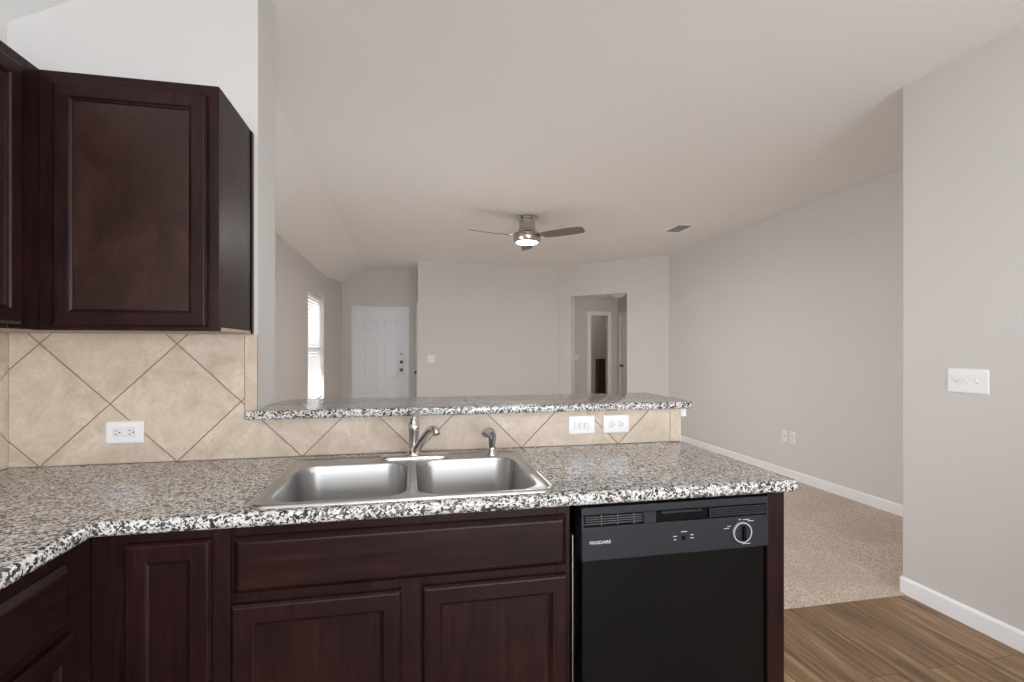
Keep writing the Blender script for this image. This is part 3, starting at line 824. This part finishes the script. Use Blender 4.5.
# ------------------------------------------------------------------ plates
def plate(name, label, cat, T, w, h, kind, group=None):
    """T(0,0,0) is the plate centre on the wall, a across, b up"""
    o = thing(name, label, cat, T(0, 0, 0), group)
    bm = BM(); rings(bm, T, -w / 2, w / 2, -h / 2, h / 2, [(0, .0003), (0, .003), (.0025, .0055), (.006, .006)]); obj('cover_plate', bm, M['plate'], o)
    def slots(q, cx, cy, rot):
        S_ = BM()
        for a, b, ww, hh in ((-.0065, .003, .0022, .008), (.0065, .003, .0022, .0065), (0, -.008, .0045, .0045)):
            if rot: a, b, ww, hh = -b, a, hh, ww
            fbox(S_, T, cx + a - ww / 2, cx + a + ww / 2, cy + b - hh / 2, cy + b + hh / 2, .0082, .0088)
        obj('socket_slots', S_, M['slot'], q)
    if kind in ('duplex_v', 'duplex_h'):
        rot = kind.endswith('h')
        for s in (-1, 1):
            cx, cy = (s * .0195, 0) if rot else (0, s * .0195)
            bm = BM(); hw, hh = (.0135, .0165) if rot else (.0165, .0135)
            loop_faces(bm, [[T(cx + x, cy + y, z) for x, y in rrect(-hw, hw, -hh, hh, .009, 5)] for z in (.005, .0082)])
            q = obj('socket', bm, M['platefit'], o); slots(q, cx, cy, rot)
    elif kind == 'gfci_h':
        bm = BM(); fbox(bm, T, -.034, .034, -.0167, .0167, .005, .0082, .001); q = obj('socket_block', bm, M['platefit'], o)
        for s in (-1, 1): slots(q, s * .021, 0, True)
        for a in (-.006, .001):
            bm = BM(); fbox(bm, T, a, a + .005, -.008, .008, .0083, .0098, .0006); obj('test_button', bm, M['plate'], q)
    elif kind.startswith('rocker_h'):
        bm = BM(); rings(bm, T, -.034, .034, -.0167, .0167, [(0, .005), (0, .0075), (.002, .0085)]); obj('rocker', bm, M['platefit'], o)
        for a in (-.012, .0105):
            bm = BM(); fbox(bm, T, a, a + .0015, -.011, .011, .0085, .0089); obj('rocker_gap', bm, M['grey'], o)
    elif kind.startswith('toggle'):
        n = int(kind[-1])
        for k in range(n):
            cx = (k - (n - 1) / 2) * .046
            bm = BM(); fbox(bm, T, cx - .005, cx + .005, -.012, .012, .0055, .0068, .0005); q = obj('toggle_slot', bm, M['platefit'], o)
            bm = BM()
            loop_faces(bm, [[T(cx + x, y, z) for x, y in ((-w2, -.007 + dy), (w2, -.007 + dy), (w2, .007 + dy), (-w2, .007 + dy))] for w2, dy, z in ((.004, 0, .0066), (.0035, .006, .016), (.0028, .009, .019))])
            obj('toggle_lever', bm, M['plate'], q)
        for k in range(n):
            cx = (k - (n - 1) / 2) * .046
            for s in (-1, 1):
                bm = BM(); lathe(bm, frame(T(cx, s * .030, .0058), T(1, 0, 0) - T(0, 0, 0), (0, 0, 1), T(0, 0, 1) - T(0, 0, 0)), [(.003, 0), (.003, .0012), (.0015, .0016)], 10)
                obj('plate_screw', bm, M['plate'], o)
    elif kind == 'cable':
        bm = BM(); lathe(bm, frame(T(0, 0, .0055), T(1, 0, 0) - T(0, 0, 0), (0, 0, 1), T(0, 0, 1) - T(0, 0, 0)), [(.008, 0), (.008, .002), (.0045, .003), (.0045, .011)], 14); obj('cable_jack', bm, M['nickel'], o)
    return o
def fy(x, y, z): return frame((x, y, z), (1, 0, 0), (0, 0, 1), (0, -1, 0))
YT = YK - .0101
plate('power_outlet', 'white outlet plate on the tile under the wall cabinet', 'outlet', fy(-.986, YT, 1.025), .118, .078, 'gfci_h')
plate('rocker_switch', 'white rocker plate on the tile beneath the bar, the one closer to the sprayer', 'switch', fy(.7075, YT, 1.0), .117, .077, 'rocker_h')
plate('power_outlet', 'white outlet plate on the tile beneath the bar, the one closer to the bar end', 'outlet', fy(.862, YT, 1.0), .117, .077, 'duplex_h')
plate('light_switch', 'wide white triple switch plate on the bare wall beside the wood floor', 'switch', frame((XP, 1.9035, 1.167), (0, -1, 0), (0, 0, 1), (-1, 0, 0)), .182, .118, 'toggle_3')
plate('cable_plate', 'white wall plate above the carpet, the farther of the pair low on the long wall', 'wall plate', frame((XR, 4.488, .424), (0, -1, 0), (0, 0, 1), (-1, 0, 0)), .08, .122, 'cable')
plate('power_outlet', 'white outlet plate above the carpet, the nearer of the pair low on the long wall', 'outlet', frame((XR, 4.378, .426), (0, -1, 0), (0, 0, 1), (-1, 0, 0)), .08, .122, 'duplex_v')
plate('light_switch', 'small white double switch plate on the far wall near the entry door', 'switch', fy(.334, YS, 1.17), .118, .12, 'toggle_2')
TQ = TW(.245 + .0, 0, 0)
plate('light_switch', 'tiny white switch plate seen through the hall opening', 'switch', fy(3.392, HY, 1.17), .075, .12, 'toggle_1')

# ------------------------------------------------------------------ ceiling fan
FC = Vector((1.231, 5.214, H))
t = thing('ceiling_fan', 'brushed nickel flush ceiling fan with grey blades and a lit glass bowl', 'ceiling fan', FC)
TFan = frame(FC, (1, 0, 0), (0, 1, 0), (0, 0, -1))
bm = BM(); lathe(bm, TFan, [(.110, .0005), (.112, .012), (.106, .022), (.092, .03), (.086, .04)], 48); obj('canopy', bm, M['nickel'], t, True, 40)
bm = BM(); lathe(bm, TFan, [(.084, .0402), (.084, .09), (.080, .094), (.080, .102), (.088, .106), (.092, .15), (.10, .165)], 48); obj('motor_neck', bm, M['nickel'], t, True, 40)
bm = BM(); lathe(bm, TFan, [(.10, .1655), (.135, .175), (.148, .19), (.148, .20), (.140, .204), (.140, .212), (.148, .218), (.147, .245), (.136, .268), (.118, .274)], 48); obj('motor_housing', bm, M['nickel'], t, True, 40)
bm = BM(); lathe(bm, TFan, [(.117, .2745), (.113, .278), (.095, .286), (.06, .292), (.03, .294), (.008, .2945)], 48); obj('light_bowl', bm, M['lampglass'], t, True, 60)['label'] = 'lit white glass bowl'
area('fan_lamp', (FC.x, FC.y, H - .300), (0, 0, 0), .17, .17, 28, (1.0, .965, .925), shape='DISK')
for az in (76.7, -43.3, 196.7):
    ca, sa = math.cos(R(az)), math.sin(R(az)); pit = R(-15)
    Tb = frame(FC + Vector((0, 0, -.216)), (ca, sa, 0), (-sa * math.cos(pit), ca * math.cos(pit), math.sin(pit)), (sa * math.sin(pit), -ca * math.sin(pit), math.cos(pit)))
    pl = [(.19, -.052), (.30, -.064), (.45, -.069), (.58, -.066), (.645, -.058), (.662, -.04), (.655, .04), (.635, .058), (.58, .066), (.45, .069), (.30, .064), (.19, .052)]
    bm = BM(); loop_faces(bm, [[Tb(a, b, c) for a, b in pl] for c in (-.004, .004)]); bl = obj('fan_blade', bm, M['blade'], t)
    bm = BM(); loop_faces(bm, [[Tb(a, b, c) for a, b in ((.125, -.028), (.20, -.045), (.235, -.03), (.235, .03), (.20, .045), (.125, .028))] for c in (.0045, .009)]); obj('blade_iron', bm, M['nickel'], bl)

# ------------------------------------------------------------------ ceiling vent
t = thing('ceiling_vent', 'white rectangular air vent with grey louvers in the living room ceiling', 'vent', (3.09, 5.34, H))
TVn = frame((3.09, 5.34, H), (1, 0, 0), (0, 1, 0), (0, 0, -1))
bm = BM()
for a, b, c, d in ((-.115, -.085, -.19, .19), (.085, .115, -.19, .19), (-.085, .085, -.19, -.16), (-.085, .085, .16, .19)): fbox(bm, TVn, a, b, c, d, .0005, .008, .002)
obj('vent_frame', bm, M['white_metal'], t)
bm = BM()
for k in range(9):
    y = -.145 + k * .036; loop_faces(bm, [[TVn(a, y + q, z) for q, z in ((0, .0015), (.026, .007), (.028, .006), (.002, .0005))] for a in (-.085, .085)])
obj('vent_louver', bm, M['grey'], t)
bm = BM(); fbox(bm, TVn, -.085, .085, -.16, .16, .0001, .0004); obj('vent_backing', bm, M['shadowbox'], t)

# ------------------------------------------------------------------ window blinds
def blind(win, label, tilt):
    a0, a1, b0, b1 = win; a0 += .008; a1 -= .008; c = .055
    t = thing('window_blind', label, 'blind', TL((a0 + a1) / 2, b1, c))
    bm = BM(); fbox(bm, TL, a0, a1, b1 - .05, b1 - .002, c - .03, c + .03, .003); obj('head_rail', bm, M['blind'], t)
    bm = BM(); z = b1 - .075; tl = R(tilt)
    while z > b0 + .05:
        p = .024
        loop_faces(bm, [[TL(a, z + s * p * math.sin(tl) + e, c + s * p * math.cos(tl)) for s, e in ((-1, -.0012), (1, -.0012), (1, .0012), (0, .0032), (-1, .0012))] for a in (a0, a1)])
        z -= .042
    s = obj('slats', bm, M['blind'], t)
    bm = BM(); fbox(bm, TL, a0, a1, b0 + .012, b0 + .032, c - .025, c + .025, .003); obj('bottom_rail', bm, M['blind'], t)
    for a in (a0 + .15, a1 - .15):
        bm = BM(); fbox(bm, TL, a - .003, a + .003, b0 + .03, b1 - .05, c - .0265, c - .0255); obj('ladder_tape', bm, M['blind'], t)
    bm = BM(); tube(bm, [TL(a1 - .10, b1 - .06, c - .036), TL(a1 - .10, 1.12, c - .038)], .004, 8); obj('tilt_wand', bm, M['vinyl'], t)
blind(WIN1, 'white slatted blind over the tall window beside the entry', 66)
blind(WIN2_ADDED, 'white slatted blind over the added unseen window behind the stub wall', 6)

# ------------------------------------------------------------------ hall fittings
t = thing('smoke_detector', 'round white smoke detector on the hall ceiling', 'smoke detector', (3.90, 9.62, 2.43))
bm = BM(); lathe(bm, frame((3.90, 9.62, 2.43), (1, 0, 0), (0, 1, 0), (0, 0, -1)), [(.065, .0005), (.065, .018), (.055, .032), (.03, .036)], 28); obj('detector_body', bm, M['plate'], t, True, 40)
bm = BM(); lathe(bm, frame((3.90, 9.62, 2.394), (1, 0, 0), (0, 1, 0), (0, 0, -1)), [(.02, 0), (.02, .003), (.012, .004)], 16); obj('test_button', bm, M['grey'], t)
t = thing('hall_light', 'white dome light on the hall ceiling', 'ceiling light', (4.02, 9.25, 2.43))
bm = BM(); lathe(bm, frame((4.02, 9.25, 2.43), (1, 0, 0), (0, 1, 0), (0, 0, -1)), [(.15, .0005), (.15, .018), (.14, .022)], 36); obj('light_base', bm, M['white_metal'], t, True, 40)
bm = BM(); lathe(bm, frame((4.02, 9.25, 2.43), (1, 0, 0), (0, 1, 0), (0, 0, -1)), [(.138, .0222), (.132, .045), (.10, .07), (.05, .083), (.01, .085)], 36); obj('light_dome', bm, M['offglass'], t, True, 60)
t = thing('storage_cabinet', 'dark brown cabinet standing inside the hall doorway', 'cabinet', (4.3, 10.65, .006))
bm = BM(); box(bm, 4.14, 4.55, 10.57, 10.74, .08, 1.09); obj('cabinet_box', bm, M['brownbox'], t)
bm = BM(); box(bm, 4.132, 4.56, 10.55, 10.745, 1.0905, 1.115, .003); obj('cabinet_top', bm, M['brownbox'], t)
bm = BM(); box(bm, 4.145, 4.545, 10.555, 10.569, .10, 1.07, .003); obj('cabinet_door', bm, M['brownbox'], t)
bm = BM(); box(bm, 4.15, 4.54, 10.60, 10.74, .0062, .0795); obj('toe_kick', bm, M['wood'], t)

# ------------------------------------------------------------------ kitchen ceiling light (above the camera)
LX, LY = .22, .02
t = thing('kitchen_light', 'round flush kitchen ceiling light above the worktop aisle', 'ceiling light', (LX, LY, H))
TKL = frame((LX, LY, H), (1, 0, 0), (0, 1, 0), (0, 0, -1))
bm = BM(); lathe(bm, TKL, [(.20, .0005), (.20, .02), (.185, .026)], 40); obj('light_base', bm, M['white_metal'], t, True, 40)
bm = BM(); lathe(bm, TKL, [(.183, .0262), (.178, .05), (.14, .085), (.08, .102), (.01, .106)], 40); obj('light_dome', bm, M['kitchenlamp'], t, True, 60)
